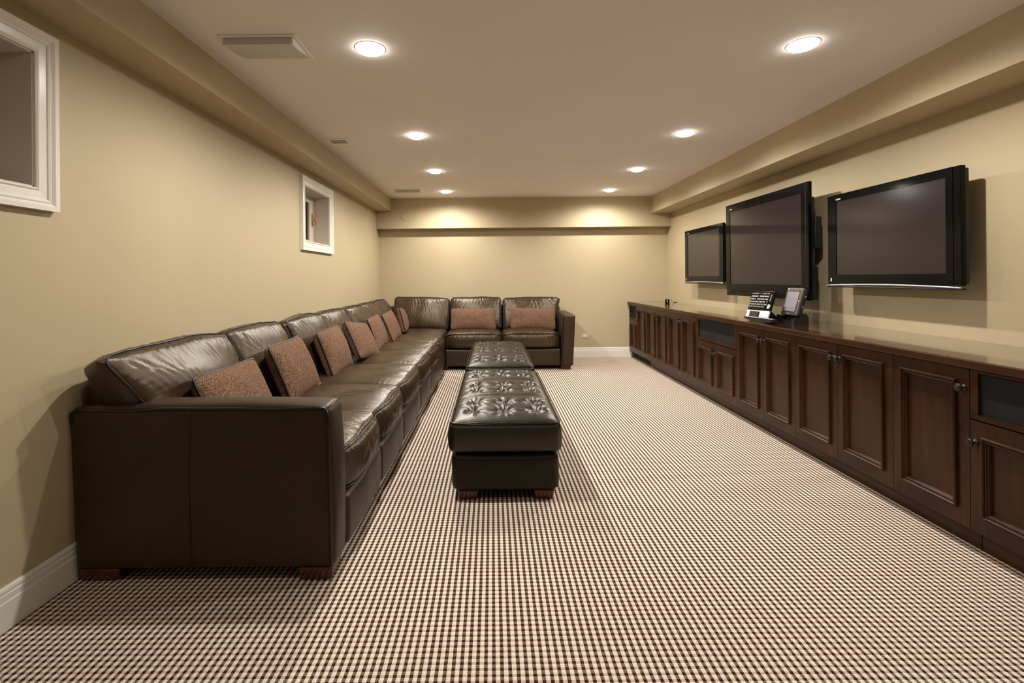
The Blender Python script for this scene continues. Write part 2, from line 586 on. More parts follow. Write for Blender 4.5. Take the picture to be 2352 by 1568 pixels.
# ------------------------------------------------------------------ recessed ceiling lights
def downlight(x, y, label, power=1.0):
    t = empty('recessed_ceiling_light', (x, y, ZC), label, 'ceiling light', 'recessed ceiling lights')
    tr = MB()
    tr.lathe([(0.070, -0.001), (0.0715, 0.0008), (0.0785, 0.0016), (0.080, -0.001)], (x, y, ZC), (0, 0, -1), 40)
    tr.build('trim_ring', M['vent'], t, True)
    prof = [(0.071, -0.001)] + [(0.070 * math.cos(a), 0.003 + 0.024 * math.sin(a)) for a in [PI / 2 * i / 8 for i in range(9)]]
    MB().lathe(prof, (x, y, ZC), (0, 0, -1), 32).build('lamp', M['bulb'], t, True)
    ld = bpy.data.lights.new('downlight_beam', 'SPOT')
    ld.energy = LAMP_W * power
    ld.color = LAMP_COL
    ld.spot_size = R(172)
    ld.spot_blend = 0.62
    ld.shadow_soft_size = 0.032
    lo = bpy.data.objects.new('downlight_beam', ld)
    C.objects.link(lo)
    put(lo, Matrix.Translation((x, y, ZC - 0.034)), t)
LY = [2.49, 4.01, 5.335, 6.585]
for i, y in enumerate(LY):
    o_ = ['nearest of four', 'second of four', 'third of four', 'farthest of four'][i]
    downlight(-0.617, y, 'lit round recessed light, %s in the row above the ottomans' % o_)
    downlight(1.61, y, 'lit round recessed light, %s in the row on the television side' % o_)

for x, s_ in ((-0.617, 'sofa'), (1.61, 'cabinet')):            # added unseen pair continuing the rows, weak fill for the near floor
    downlight(x, 0.97, 'added weak round recessed light, unseen above the camera, on the %s side' % s_, 0.16)

# ------------------------------------------------------------------ ceiling registers
def register(x0, x1, y0, y1, label, blades, far):
    t = empty('ceiling_vent', ((x0 + x1) / 2, (y0 + y1) / 2, ZC), label, 'vent', 'ceiling vents')
    f = MB()
    z0, z1 = ZC - 0.006, ZC
    b = 0.024
    f.rb(x0, x1, y0, y0 + b, z0, z1, 0.003).rb(x0, x1, y1 - b, y1, z0, z1, 0.003)
    f.rb(x0, x0 + b, y0 + b, y1 - b, z0, z1, 0.003).rb(x1 - b, x1, y0 + b, y1 - b, z0, z1, 0.003)
    f.build('frame', M['ceiling'], t)
    MB().box(x0 + b, x1 - b, y0 + b, y1 - b, ZC - 0.003, ZC - 0.0005).build('duct_opening', M['ventdark'], t)
    # curved blades that hang below the frame and throw the air towards the room
    yy = np.linspace(y0 + b, y1 - b, blades + 1)
    for k in range(blades):
        a, e = yy[k], yy[k + 1]
        n = 7
        xa, xb = x0 + b, x1 - b
        top, bot = [], []
        for j in range(n + 1):
            s_ = j / n
            y = e - (e - a) * s_
            z = ZC - 0.004 - 0.032 * math.sin(s_ * PI / 2) ** 1.6
            top.append((y, z))
            bot.append((y - 0.0015, z - 0.0022))
        top.append((a + 0.0015, ZC - 0.0055))
        bot.append((a, ZC - 0.0055))
        MB().prism(top + bot[::-1], 'x', xa, xb).build('blade', M['vent'], t)
    if far is not None:
        c = MB()
        ya, ye = y0 + b, y1 - b
        pts = [(ye - (ye - ya) * s_, ZC - 0.004 - 0.034 * math.sin(s_ * PI / 2) ** 1.2) for s_ in [j / 8 for j in range(9)]]
        MB().prism(pts + [(ya, ZC - 0.004)], 'x', x1 - b, x1 - b + 0.006).build('end_cap', M['trim'], t)
        MB().prism(pts + [(ya, ZC - 0.004)], 'x', x0 + b - 0.006, x0 + b).build('end_cap', M['trim'], t)
register(-1.325, -0.945, 2.335, 2.605, 'wide white ceiling vent with curved blade beside the nearest downlight', 1, True)
register(-1.293, -0.929, 6.40, 6.60, 'wide white ceiling vent near the back wall soffit', 1, True)
t = empty('ceiling_vent', (-1.30, 4.19, ZC), 'small square white ceiling vent between the two wide vents', 'vent', 'ceiling vents')
f = MB()
f.rb(-1.397, -1.207, 4.07, 4.10, ZC - 0.006, ZC, 0.003).rb(-1.397, -1.207, 4.205, 4.317, ZC - 0.006, ZC, 0.003)
f.rb(-1.397, -1.372, 4.10, 4.205, ZC - 0.006, ZC, 0.003).rb(-1.238, -1.207, 4.10, 4.205, ZC - 0.006, ZC, 0.003)
f.build('frame', M['ceiling'], t)
MB().box(-1.372, -1.238, 4.10, 4.205, ZC - 0.003, ZC - 0.0005).build('duct_opening', M['ventdark'], t)
for k in range(3):
    y = 4.118 + 0.032 * k
    MB().prism([(y, ZC - 0.003), (y + 0.014, ZC - 0.0005), (y + 0.0155, ZC - 0.0015), (y + 0.0015, ZC - 0.0045)], 'x', -1.372, -1.238).build('blade', M['vent'], t)
for x in (-1.27, -1.232):
    MB().lathe([(0.004, 0), (0.003, 0.002)], (x, 4.296, ZC - 0.006), (0, 0, -1), 10).build('screw', M['bronze'], t)

# ------------------------------------------------------------------ round cover plate on the soffit and the outlet
t = empty('cover_plate', (-1.266, YBS, 2.058), 'round blank cover plate painted wall colour on the back soffit', 'cover plate')
MB().lathe([(0.065, -0.001), (0.065, 0.004), (0.061, 0.006), (0.002, 0.006)], (-1.266, YBS, 2.123), (0, -1, 0), 40).build('plate', M['wall'], t)
for dx in (-0.045, 0.045):
    MB().lathe([(0.004, 0), (0.004, 0.0015), (0.001, 0.002)], (-1.266 + dx, YBS - 0.006, 2.123), (0, -1, 0), 10).build('screw', M['beige_plastic'], t)
t = empty('wall_outlet', (1.388, YB, 0.282), 'beige wall outlet set sideways above the back baseboard', 'outlet')
MB().rb(1.331, 1.446, YB - 0.006, YB + 0.0005, 0.284, 0.358, 0.004, 2).build('plate', M['beige_plastic'], t)
rc = MB().rb(1.353, 1.424, YB - 0.010, YB - 0.005, 0.303, 0.339, 0.004, 2).build('receptacle', M['white'], t)
for cx in (1.370, 1.407):
    sl = MB()
    sl.box(cx - 0.006, cx + 0.002, YB - 0.0108, YB - 0.0098, 0.3135, 0.3155)
    sl.box(cx - 0.006, cx + 0.002, YB - 0.0108, YB - 0.0098, 0.3265, 0.3285)
    sl.lathe([(0.0025, 0), (0.0024, 0.0008)], (cx + 0.008, YB - 0.010, 0.321), (0, -1, 0), 8)
    sl.build('socket_slots', M['dark'], rc)

# ------------------------------------------------------------------ built-in cabinets
FX = 2.055            # face of the doors
CB, CT = 0.100, 0.797
BK = XR - 0.004
def mould_ring(y0, y1, z0, z1):
    """applied moulding, mitred at the corners; outer rectangle given, runs inwards"""
    prof = [(0.0, -0.002), (0.001, 0.009), (0.004, 0.014), (0.009, 0.0145), (0.0125, 0.009), (0.014, 0.0055), (0.017, 0.0085), (0.0205, 0.007), (0.0215, 0.003),
            (0.025, 0.001), (0.028, -0.004), (0.031, -0.012)]
    n = len(prof)
    vs, fs = [], []
    for cy, cz, sy, sz in ((y0, z0, 1, 1), (y1, z0, -1, 1), (y1, z1, -1, -1), (y0, z1, 1, -1)):
        for d, h in prof:
            vs.append((FX - h, cy + sy * d, cz + sz * d))
    for k in range(4):
        k2 = (k + 1) % 4
        for j in range(n - 1):
            fs.append((k * n + j, k2 * n + j, k2 * n + j + 1, k * n + j + 1))
    return MB().add(vs, fs)

def door(parent, y0, y1, z0, z1, knob_y, knob_z, side=None):
    """y0<y1; a framed door with recessed panel, moulding and knob"""
    g = 0.0016
    y0 += g; y1 -= g
    st = 0.052
    a, b_ = y0 + st, y1 - st
    c, d = z0 + 0.070, z1 - 0.060
    fr = MB()
    th = 0.02
    e = 0.022
    fr.box(FX, FX + th, y0, a + e, z0, z1).box(FX, FX + th, b_ - e, y1, z0, z1)
    fr.box(FX, FX + th, a + e, b_ - e, z0, c + e).box(FX, FX + th, a + e, b_ - e, d - e, z1)
    dr = fr.build('door', M['wood'], parent)
    MB().box(FX + 0.0115, FX + 0.018, a + e - 0.004, b_ - e + 0.004, c + e - 0.004, d - e + 0.004).build('panel', M['wood'], dr)
    fix_normals(mould_ring(a, b_, c, d).build('moulding', M['wood'], dr))
    kn = MB().lathe([(0.0135, -0.001), (0.0135, 0.003), (0.011, 0.005), (0.0065, 0.008), (0.0055, 0.014), (0.008, 0.019), (0.0155, 0.022), (0.0175, 0.026), (0.0165, 0.030),
                     (0.0125, 0.0325), (0.0105, 0.0318), (0.008, 0.0335), (0.001, 0.035)], (FX, knob_y, knob_z), (-1, 0, 0), 20)
    tag(kn.build('knob', M['bronze'], dr, True), 'dark bronze round knob')
    return dr

def carcass(parent, y0, y1, holes=None):
    b = MB()
    X0 = FX + 0.022
    b.box(X0 + 0.03, BK, y0 + 0.001, y1 - 0.001, CB, CT)
    if holes:
        b.box(FX + 0.020, X0 + 0.03, y0 + 0.001, y1 - 0.001, CB, holes)
    else:
        b.box(FX + 0.0215, X0 + 0.03, y0 + 0.001, y1 - 0.001, CB, CT)
    return b.build('carcass', M['wood'], parent)

def cabinet(y0, y1, doors, label, grille=False, name='base_cabinet'):
    t = empty(name, ((FX + BK) / 2, (y0 + y1) / 2, CB), label, 'cabinet', 'built-in cabinets under the long top')
    carcass(t, y0, y1, 0.575 if grille else None)
    zt = CT
    if grille:
        zt = 0.574
        g = MB()
        a, b_ = y0 + 0.0016, y1 - 0.0016
        g.box(FX, FX + 0.03, a, a + 0.034, 0.580, CT).box(FX, FX + 0.03, b_ - 0.034, b_, 0.580, CT)
        g.box(FX, FX + 0.03, a + 0.034, b_ - 0.034, 0.580, 0.601).box(FX, FX + 0.03, a + 0.034, b_ - 0.034, 0.778, CT)
        fr = g.build('speaker_frame', M['wood_h'], t)
        tag(MB().box(FX + 0.012, FX + 0.022, a + 0.030, b_ - 0.030, 0.597, 0.782).build('speaker_cloth', M['grille'], fr), 'black cloth speaker grille')
    n = len(doors)
    w_ = (y1 - y0) / n
    kz = 0.482 if grille else 0.706
    for i, hand in enumerate(doors):                       # hand: 'n' knob on the near stile, 'f' on the far one
        a, b_ = y0 + w_ * i, y0 + w_ * (i + 1)
        ky = a + 0.024 if hand == 'n' else b_ - 0.024
        door(t, a, b_, CB, zt, ky, kz)
    return t

S = [7.272, 6.888, 6.470, 5.679, 4.876, 4.072, 3.291, 2.487, 2.087, 1.697, 0.93]
cabinet(S[1], S[0], ['n'], 'narrow dark wood cabinet with black speaker grille in the far corner', True)
cabinet(S[2], S[1], ['f'], 'single door dark wood cabinet next to the far corner speaker cabinet')
cabinet(S[3], S[2], ['f', 'n'], 'two door dark wood cabinet, farthest of the double tall door ones')
cabinet(S[4], S[3], ['f', 'n'], 'two door dark wood cabinet just beyond the wide speaker grille cabinet')
cabinet(S[5], S[4], ['f', 'n'], 'dark wood cabinet with wide black speaker grille over two short doors', True)
cabinet(S[6], S[5], ['f', 'n'], 'two door dark wood cabinet under the keyboard and tablet docks')
cabinet(S[7], S[6], ['f', 'n'], 'two door dark wood cabinet below the nearest television, closest of the doubles')
cabinet(S[8], S[7], ['n'], 'single tall door dark wood cabinet before the nearest speaker grille')
cabinet(S[9], S[8], ['f'], 'dark wood cabinet with speaker grille cut by the right picture edge', True)
cabinet(S[10], S[9], ['f', 'n'], 'two door dark wood cabinet beyond the right picture edge')

# countertop
ct = MB()
ZT = 0.8315
pf = [(2.047, CT), (2.047, ZT), (BK, ZT), (BK, CT)]
ct.prism(pf, 'y', 0.92, 7.284)
o = ct.build('countertop', M['wood_top'])
fix_normals(o)
pe = [(2.0345, CT), (2.032, CT + 0.004), (2.032, ZT - 0.004), (2.0330, ZT - 0.0015), (2.0355, ZT), (2.047, ZT), (2.047, CT)]
fix_normals(MB().prism(pe, 'y', 0.92, 7.284).build('front_edge', M['wood_h'], o))
tag(o, 'long polished dark cherry worktop running over the built-in cabinets', 'countertop')

# plinth with joints and a floor vent
KX = 2.116
t = empty('cabinet_plinth', (2.4, 4.1, 0), 'recessed dark wood toe kick under the row of cabinets', 'plinth')
cuts = [7.284, 6.492, 5.307, 3.716, 2.10, 0.93]
for a, b_ in zip(cuts[1:], cuts[:-1]):
    if b_ > 7.2:
        m_ = MB()
        m_.box(KX, KX + 0.02, 7.18, b_, 0, CB - 0.001).box(KX, KX + 0.02, a + 0.0015, 7.18, 0, 0.014).box(KX, KX + 0.02, a + 0.0015, 7.18, 0.088, CB - 0.001)
        m_.build('board', M['wood_h'], t)
        v = MB().box(KX + 0.014, KX + 0.02, a + 0.0015, 7.18, 0.014, 0.088).build('floor_vent', M['dark'], t)
        for k in range(3):
            z = 0.024 + 0.022 * k
            MB().prism([(KX + 0.002, z), (KX + 0.013, z + 0.008), (KX + 0.013, z + 0.0095), (KX + 0.002, z + 0.004)], 'y', a + 0.0015, 7.18).build('slat', M['wood_h'], v)
    else:
        MB().rb(KX, KX + 0.02, a + 0.0015, b_ - 0.0015, 0, CB - 0.001, 0.002).build('board', M['wood_h'], t)
MB().box(KX + 0.02, BK, 0.93, 7.284, 0, CB - 0.001).build('plinth_base', M['dark'], t)

# ------------------------------------------------------------------ leather upholstery
def tube_on(path, r, name, mat, parent, mw, closed=False):
    return MB().tube(path, r, 6, closed).build(name, mat, parent, True, mw=mw)

def perim_path(sx, sy, r, n=40):
    """rounded rectangle, n points a side"""
    pts = []
    for cx, cy, a0 in ((sx / 2 - r, -(sy / 2 - r), -90), (sx / 2 - r, sy / 2 - r, 0), (-(sx / 2 - r), sy / 2 - r, 90), (-(sx / 2 - r), -(sy / 2 - r), 180)):
        for k in range(7):
            a = R(a0 + 90 * k / 6)
            pts.append((cx + r * math.cos(a), cy + r * math.sin(a)))
    out = []
    for i in range(len(pts)):
        p, q = pts[i], pts[(i + 1) % len(pts)]
        L = math.hypot(q[0] - p[0], q[1] - p[1])
        k = max(1, int(L / 0.012))
        for j in range(k):
            out.append((p[0] + (q[0] - p[0]) * j / k, p[1] + (q[1] - p[1]) * j / k))
    return np.array(out)

def seat_cushion(parent, sx, sy, sz, mw, seed, corner=False):
    """local: x width, -y front, z up, origin at the middle of the underside"""
    r = 0.030
    nn = (max(10, int(sx / 0.0052)), max(10, int(sy / 0.010)), 10)
    v, f, p = rbox(sx, sy, sz, r, 4, nn)
    def warp(v, p):
        v = v.copy()
        x, y = v[:, 0].copy(), v[:, 1].copy()
        px, py, pz = p[:, 0], p[:, 1], p[:, 2]
        edge = np.clip(1 - px ** 2, 0, 1) ** 0.72 * np.clip(1 - np.clip(py, -1, 1) ** 4, 0, 1) ** 0.55
        top = np.clip((pz + 0.2) / 1.2, 0, 1)
        crown = 0.042 * edge
        front = np.exp(-np.clip(y + sy / 2, 0, 9) / 0.13)
        mid = np.exp(-((y + sy / 2 - 0.25) / 0.3) ** 2)
        wr = creases(x, y, seed, 0.030) * (0.0190 * front + 0.0040 * mid) * np.clip(1.15 - np.abs(px), 0, 1) ** 0.5
        wr += creases(y, x, seed + 9, 0.05) * 0.009 * np.exp(-((1 - np.abs(px)) * sx / 2) / 0.05)
        wr += lumps(x, y, seed + 3, 0.35) * 0.005
        v[:, 2] += top * (crown + wr * np.clip(edge * 3, 0, 1))
        # front boxing bulges, wrinkles run down it
        fr = np.clip((-py - 0.9) / 0.1, 0, 1)
        v[:, 1] -= fr * (0.020 * np.clip(1 - pz ** 2, 0, 1) * np.clip(1 - px ** 4, 0, 1) + creases(x + 0.35 * v[:, 2], v[:, 2], seed + 5, 0.07) * 0.010)
        v[:, 1] += np.clip(-py, 0, 1) ** 8 * 0.075 * np.abs(px) ** 5          # corners pull back
        v[:, 2] -= (0.012 + 0.026 * np.clip(-py, 0, 1) ** 4) * np.clip(np.abs(px), 0, 1) ** 8 * top
        return v
    v2 = warp(v, p)
    v2[:, 2] += sz / 2
    c = MB().add(v2, f).build('seat_cushion', M['leather'], parent, True, mw=mw)
    # welts round the top and the bottom edge
    H = np.array([sx, sy, sz]) / 2
    for zz, off in ((1, 0.004), (-1, -0.002)):
        pp = perim_path(sx - 0.010, sy - 0.010, 0.03)
        q = np.column_stack([pp, np.full(len(pp), zz * (sz / 2 - 0.005))])
        par = np.column_stack([pp[:, 0] / H[0], pp[:, 1] / H[1], np.full(len(pp), zz * 0.94)])
        par = np.clip(par, -1, 1)
        q2 = warp(q, par)
        q2[:, 2] += sz / 2 + off * 0.2
        if zz < 0:
            q2 = q2[pp[:, 1] < -sy / 2 + 0.06]
            q2 = q2[np.argsort(q2[:, 0])]
            tube_on(q2, 0.0035, 'piping', M['piping'], c, mw)
        else:
            tube_on(q2, 0.0048, 'piping', M['piping'], c, mw, True)
    return c

def back_cushion(parent, sx, sz, th, mw, seed, flare_l=0.0, flare_r=0.0):
    """local: x width, -y front, z up from the bottom edge; puffy with a welt round the front face"""
    r = 0.045
    nn = (max(10, int(sx / 0.010)), 8, max(10, int(sz / 0.011)))
    v, f, p = rbox(sx, th, sz, r, 4, nn)
    def warp(v, p):
        v = v.copy()
        x, z = v[:, 0].copy(), v[:, 2].copy()
        px, py, pz = p[:, 0], p[:, 1], p[:, 2]
        e = np.clip(1 - px ** 2, 0, 1) ** 0.55 * np.clip(1 - pz ** 2, 0, 1) ** 0.5
        fr = np.clip(-py, 0, 1)
        topw = np.exp(-np.clip(sz / 2 - z, 0, 9) / 0.16)
        sidew = np.exp(-((1 - np.abs(px)) * sx / 2) / 0.05)
        wr = creases(x + 0.3 * z, z, seed, 0.062) * (0.0035 + 0.016 * topw) + creases(z, x, seed + 4, 0.05) * 0.016 * sidew
        wr += lumps(x, z, seed + 3, 0.30) * 0.011
        v[:, 1] -= fr * (0.072 * e + wr * np.clip(e * 2.2, 0, 1))
        bk = np.clip(py, 0, 1)
        v[:, 1] += bk * 0.02 * e
        tp = np.clip((pz - 0.55) / 0.45, 0, 1)
        v[:, 2] += tp * (0.022 * np.clip(1 - px ** 2, 0, 1) * (0.4 + 0.6 * np.clip(1 - py ** 2, 0, 1)) + creases(x, v[:, 1], seed + 7, 0.10) * 0.009 + lumps(x, 0 * x, seed + 8, 0.35) * 0.012)
        v[:, 2] += np.clip(pz, 0, 1) ** 2 * np.abs(px) ** 6 * 0.006 * np.sin(seed + np.sign(px) * 1.3)
        if flare_l:
            v[:, 0] -= flare_l * (0.68 - 0.32 * py) * np.clip(-px, 0, 1) ** 2 * np.clip((pz + 0.25) / 1.25, 0, 1)
        if flare_r:
            v[:, 0] += flare_r * np.clip(px, 0, 1) ** 2 * np.clip((pz + 0.1) / 1.1, 0, 1)
        return v
    v2 = warp(v, p)
    v2[:, 2] += sz / 2
    c = MB().add(v2, f).build('back_cushion', M['leather'], parent, True, mw=mw)
    pp = perim_path(sx - 0.022, sz - 0.022, 0.045)
    q = np.column_stack([pp[:, 0], np.full(len(pp), -th / 2 + 0.010), pp[:, 1]])
    par = np.clip(np.column_stack([pp[:, 0] / (sx / 2), np.full(len(pp), -0.92), pp[:, 1] / (sz / 2)]), -1, 1)
    q2 = warp(q, par)
    q2[:, 2] += sz / 2
    tube_on(q2, 0.0052, 'piping', M['piping'], c, mw, True)
    return c

def leg(parent, x0, x1, y0, y1, h, name='leg'):
    v, f, p = rbox(x1 - x0, y1 - y0, h, 0.012, 3, 2)
    k = 0.86 + 0.14 * (p[:, 2] + 1) / 2
    v[:, 0] *= k
    v[:, 1] *= k
    v += np.array([(x0 + x1) / 2, (y0 + y1) / 2, h / 2])
    v[:, 2] = np.maximum(v[:, 2], 0.0005)
    return MB().add(v, f).build(name, M['leg'], parent, True)

def panel_block(x0, x1, y0, y1, z0, z1, r, bulge, seed, n=(14, 14, 14), amp=0.002):
    """upholstered block with softly bulging faces; bulge = (x, y, z) in metres"""
    sx, sy, sz = x1 - x0, y1 - y0, z1 - z0
    v, f, p = rbox(sx, sy, sz, r, 4, n)
    px, py, pz = p[:, 0], p[:, 1], p[:, 2]
    q = lambda a, b_: np.clip(1 - a ** 2, 0, 1) ** 0.7 * np.clip(1 - b_ ** 2, 0, 1) ** 0.7
    l = lumps(v[:, 0] + v[:, 1], v[:, 2] + 0.5 * v[:, 1], seed, 0.4) * amp
    v[:, 0] += np.sign(px) * np.clip((np.abs(px) - 0.8) / 0.2, 0, 1) * (bulge[0] + l) * q(py, pz)
    v[:, 1] += np.sign(py) * np.clip((np.abs(py) - 0.8) / 0.2, 0, 1) * (bulge[1] + l) * q(px, pz)
    v[:, 2] += np.clip((pz - 0.5) / 0.5, 0, 1) * (bulge[2] + l) * q(px, py)
    return v + np.array([(x0 + x1) / 2, (y0 + y1) / 2, (z0 + z1) / 2]), f, p

sofa = empty('sectional_sofa', (-1.1, 4.6, 0), 'long L-shaped dark brown leather sectional sofa along the left and back walls', 'sofa')
SX = -0.628                     # front of the left run
bounds = [2.085, 2.715, 3.395, 4.19, 4.905, 5.585, 6.30]
YL = 6.315                      # front of the back run
def MW(x, y, z, rz):
    return Matrix.Translation((x, y, z)) @ Matrix.Rotation(rz, 4, 'Z')
seats = list(zip(bounds[:-1], bounds[1:]))
for i, (a, b_) in enumerate(seats):
    # base under each seat
    v, f, p = panel_block(-1.66, SX - 0.004, a + 0.002, b_ - 0.002, 0.052, 0.272, 0.022, (0.020, 0.0, 0.0), 20 + i, (10, 24, 12), 0.010)
    MB().add(v, f).build('base', M['leather_panel'], sofa, True)
    d = 0.86
    seat_cushion(sofa, b_ - a - 0.006, d, 0.188, MW(SX - d / 2 + 0.004, (a + b_) / 2, 0.276, PI / 2), 100 + i * 11)
    if i:
        leg(sofa, SX - 0.11, SX - 0.02, a - 0.06, a + 0.05, 0.055)
# corner seat and its base
v, f, p = panel_block(-1.66, -0.64, 6.305, 7.19, 0.052, 0.272, 0.02, (0, 0, 0), 40)
MB().add(v, f).build('base', M['leather_panel'], sofa, True)
seat_cushion(sofa, 0.845, 0.96, 0.188, MW(-1.115, 6.728, 0.276, PI / 2), 190)
# the two seats on the back run
for i, (a, b_) in enumerate(((-0.622, 0.120), (0.124, 0.880))):
    seat_cushion(sofa, b_ - a - 0.004, 0.80, 0.182, MW((a + b_) / 2, YL + 0.40, 0.292, 0), 210 + 13 * i)
v, f, p = panel_block(-0.624, 0.886, YL + 0.006, 7.19, 0.052, 0.272, 0.022, (0, 0.012, 0), 50, (30, 10, 12), 0.003)
MB().add(v, f).build('base', M['leather_panel'], sofa, True)
leg(sofa, -0.66, -0.585, YL + 0.05, YL + 0.14, 0.055)
leg(sofa, 0.885, 1.025, YL + 0.02, YL + 0.12, 0.055)
leg(sofa, 0.885, 1.025, 7.06, 7.16, 0.055)
# back frames
v, f, p = panel_block(-1.688, -1.56, 1.99, 7.20, 0.052, 0.80, 0.04, (0, 0, 0.01), 60, (4, 60, 12), 0.006)
MB().add(v, f).build('back_frame', M['leather'], sofa, True)
v, f, p = panel_block(-1.60, 0.99, 7.09, 7.215, 0.052, 0.80, 0.04, (0, 0, 0.01), 61, (40, 4, 12), 0.006)
MB().add(v, f).build('back_frame', M['leather'], sofa, True)
# near arm: slightly crowned top, side that leans out towards the wall
def arm(x0, x1, y0, y1, z0, z1, lean, seed, fx=0.0):
    v, f, p = panel_block(x0, x1, y0, y1, z0, z1, 0.026, (0.016, 0.006, 0.020), seed, (34, 8, 24), 0.003)
    k = np.clip((p[:, 2] + 1) / 2, 0, 1)
    v[:, 0] += lean(k, p)
    return v, f
a0 = dict(x0=-1.672, x1=-0.640, y0=1.925, y1=2.085, z0=0.050, z1=0.695)
lean1 = lambda k, p: -0.024 * np.clip(-p[:, 0], 0, 1) * k ** 1.6 - 0.012 * np.clip(p[:, 0], 0, 1) * k ** 2
v, f = arm(**a0, lean=lean1, seed=70)
ar = MB().add(v, f).build('arm', M['leather_panel'], sofa, True)
r_ = 0.012
zt = 0.6885
wob = lambda x: 0.003 * math.sin(x * 9) + 0.0015 * math.sin(x * 23)
pth = [(-1.662 - 0.022, 1.931, zt - 0.05), (-1.685, 1.930, zt - 0.012)] + [(x, 1.929, zt + wob(x)) for x in np.linspace(-1.668, -0.675, 40)] + \
      [(-0.664, 1.926, zt - 0.012), (-0.658, 1.924, zt - 0.035)] + [(-0.656 + 0.008 * s_, 1.922, zt - 0.035 - (zt - 0.10) * s_) for s_ in np.linspace(0.03, 1, 24)]
tube_on([Vector(p_) for p_ in pth], 0.0062, 'piping', M['piping'], ar, Matrix.Identity(4))
tube_on([Vector((-1.205 - 0.006 * math.sin(s_ * PI), 1.9165, zt - 0.004 - (zt - 0.07) * s_)) for s_ in np.linspace(0, 1, 30)], 0.0018, 'seam', M['piping'], ar, Matrix.Identity(4))
tube_on([Vector((-0.652, 1.94 + 0.13 * s_, zt + 0.004 + 0.008 * math.sin(s_ * PI))) for s_ in np.linspace(0, 1, 12)], 0.003, 'seam', M['piping'], ar, Matrix.Identity(4))
leg(sofa, -1.668, -1.50, 1.93, 2.05, 0.055)
leg(sofa, -0.79, -0.645, 1.925, 2.06, 0.055)
# arm at the end of the back run
lean2 = lambda k, p: 0.030 * np.clip(p[:, 0], 0, 1) * k + 0.030 * np.clip(-p[:, 0], 0, 1) * k
v, f, p = panel_block(0.886, 1.046, YL - 0.02, 7.19, 0.050, 0.715, 0.024, (0.004, 0.012, 0.010), 71, (8, 30, 24), 0.003)
k_ = np.clip((p[:, 2] + 1) / 2, 0, 1)
v[:, 0] += 0.034 * k_
ar2 = MB().add(v, f).build('arm', M['leather_panel'], sofa, True)
tube_on([Vector((0.893 + 0.032 * s_, YL - 0.026, 0.07 + 0.63 * s_)) for s_ in np.linspace(0, 1, 20)] + [Vector((0.930, YL - 0.005 + 0.5 * s_, 0.712)) for s_ in np.linspace(0, 1, 12)], 0.0045, 'piping', M['piping'], ar2, Matrix.Identity(4))

# back cushions, leaning back
LEAN = R(23)
def back_mw(x, y, z, rz, lean=LEAN, roll=0.0):
    return Matrix.Translation((x, y, z)) @ Matrix.Rotation(rz, 4, 'Z') @ Matrix.Rotation(-lean, 4, 'X') @ Matrix.Rotation(roll, 4, 'Y')
HC, TC = 0.475, 0.165
for i, (a, b_, dz, ln) in enumerate(((1.985, 2.735, 0.0, 23), (2.745, 3.42, 0.004, 24), (3.50, 4.20, -0.002, 22), (4.21, 4.90, 0.0, 24), (4.92, 5.56, -0.004, 22),
                                     (5.57, 6.13, 0.0, 24), (6.14, 6.80, 0.004, 23))):
    back_cushion(sofa, b_ - a, HC, TC, back_mw(-1.405, (a + b_) / 2, 0.452 + dz, PI / 2, R(ln)), 300 + 17 * i, flare_l=0.155 if i == 0 else 0.0)
for i, (a, b_, dz) in enumerate(((-1.43, -0.622, 0.006), (-0.605, 0.130, 0.004), (0.145, 0.915, -0.008))):
    back_cushion(sofa, b_ - a, HC, TC, back_mw((a + b_) / 2, 6.905, 0.455 + dz, 0, R(20), R(1.6) if i == 0 else 0), 430 + 17 * i, flare_r=0.075 if i == 2 else 0)

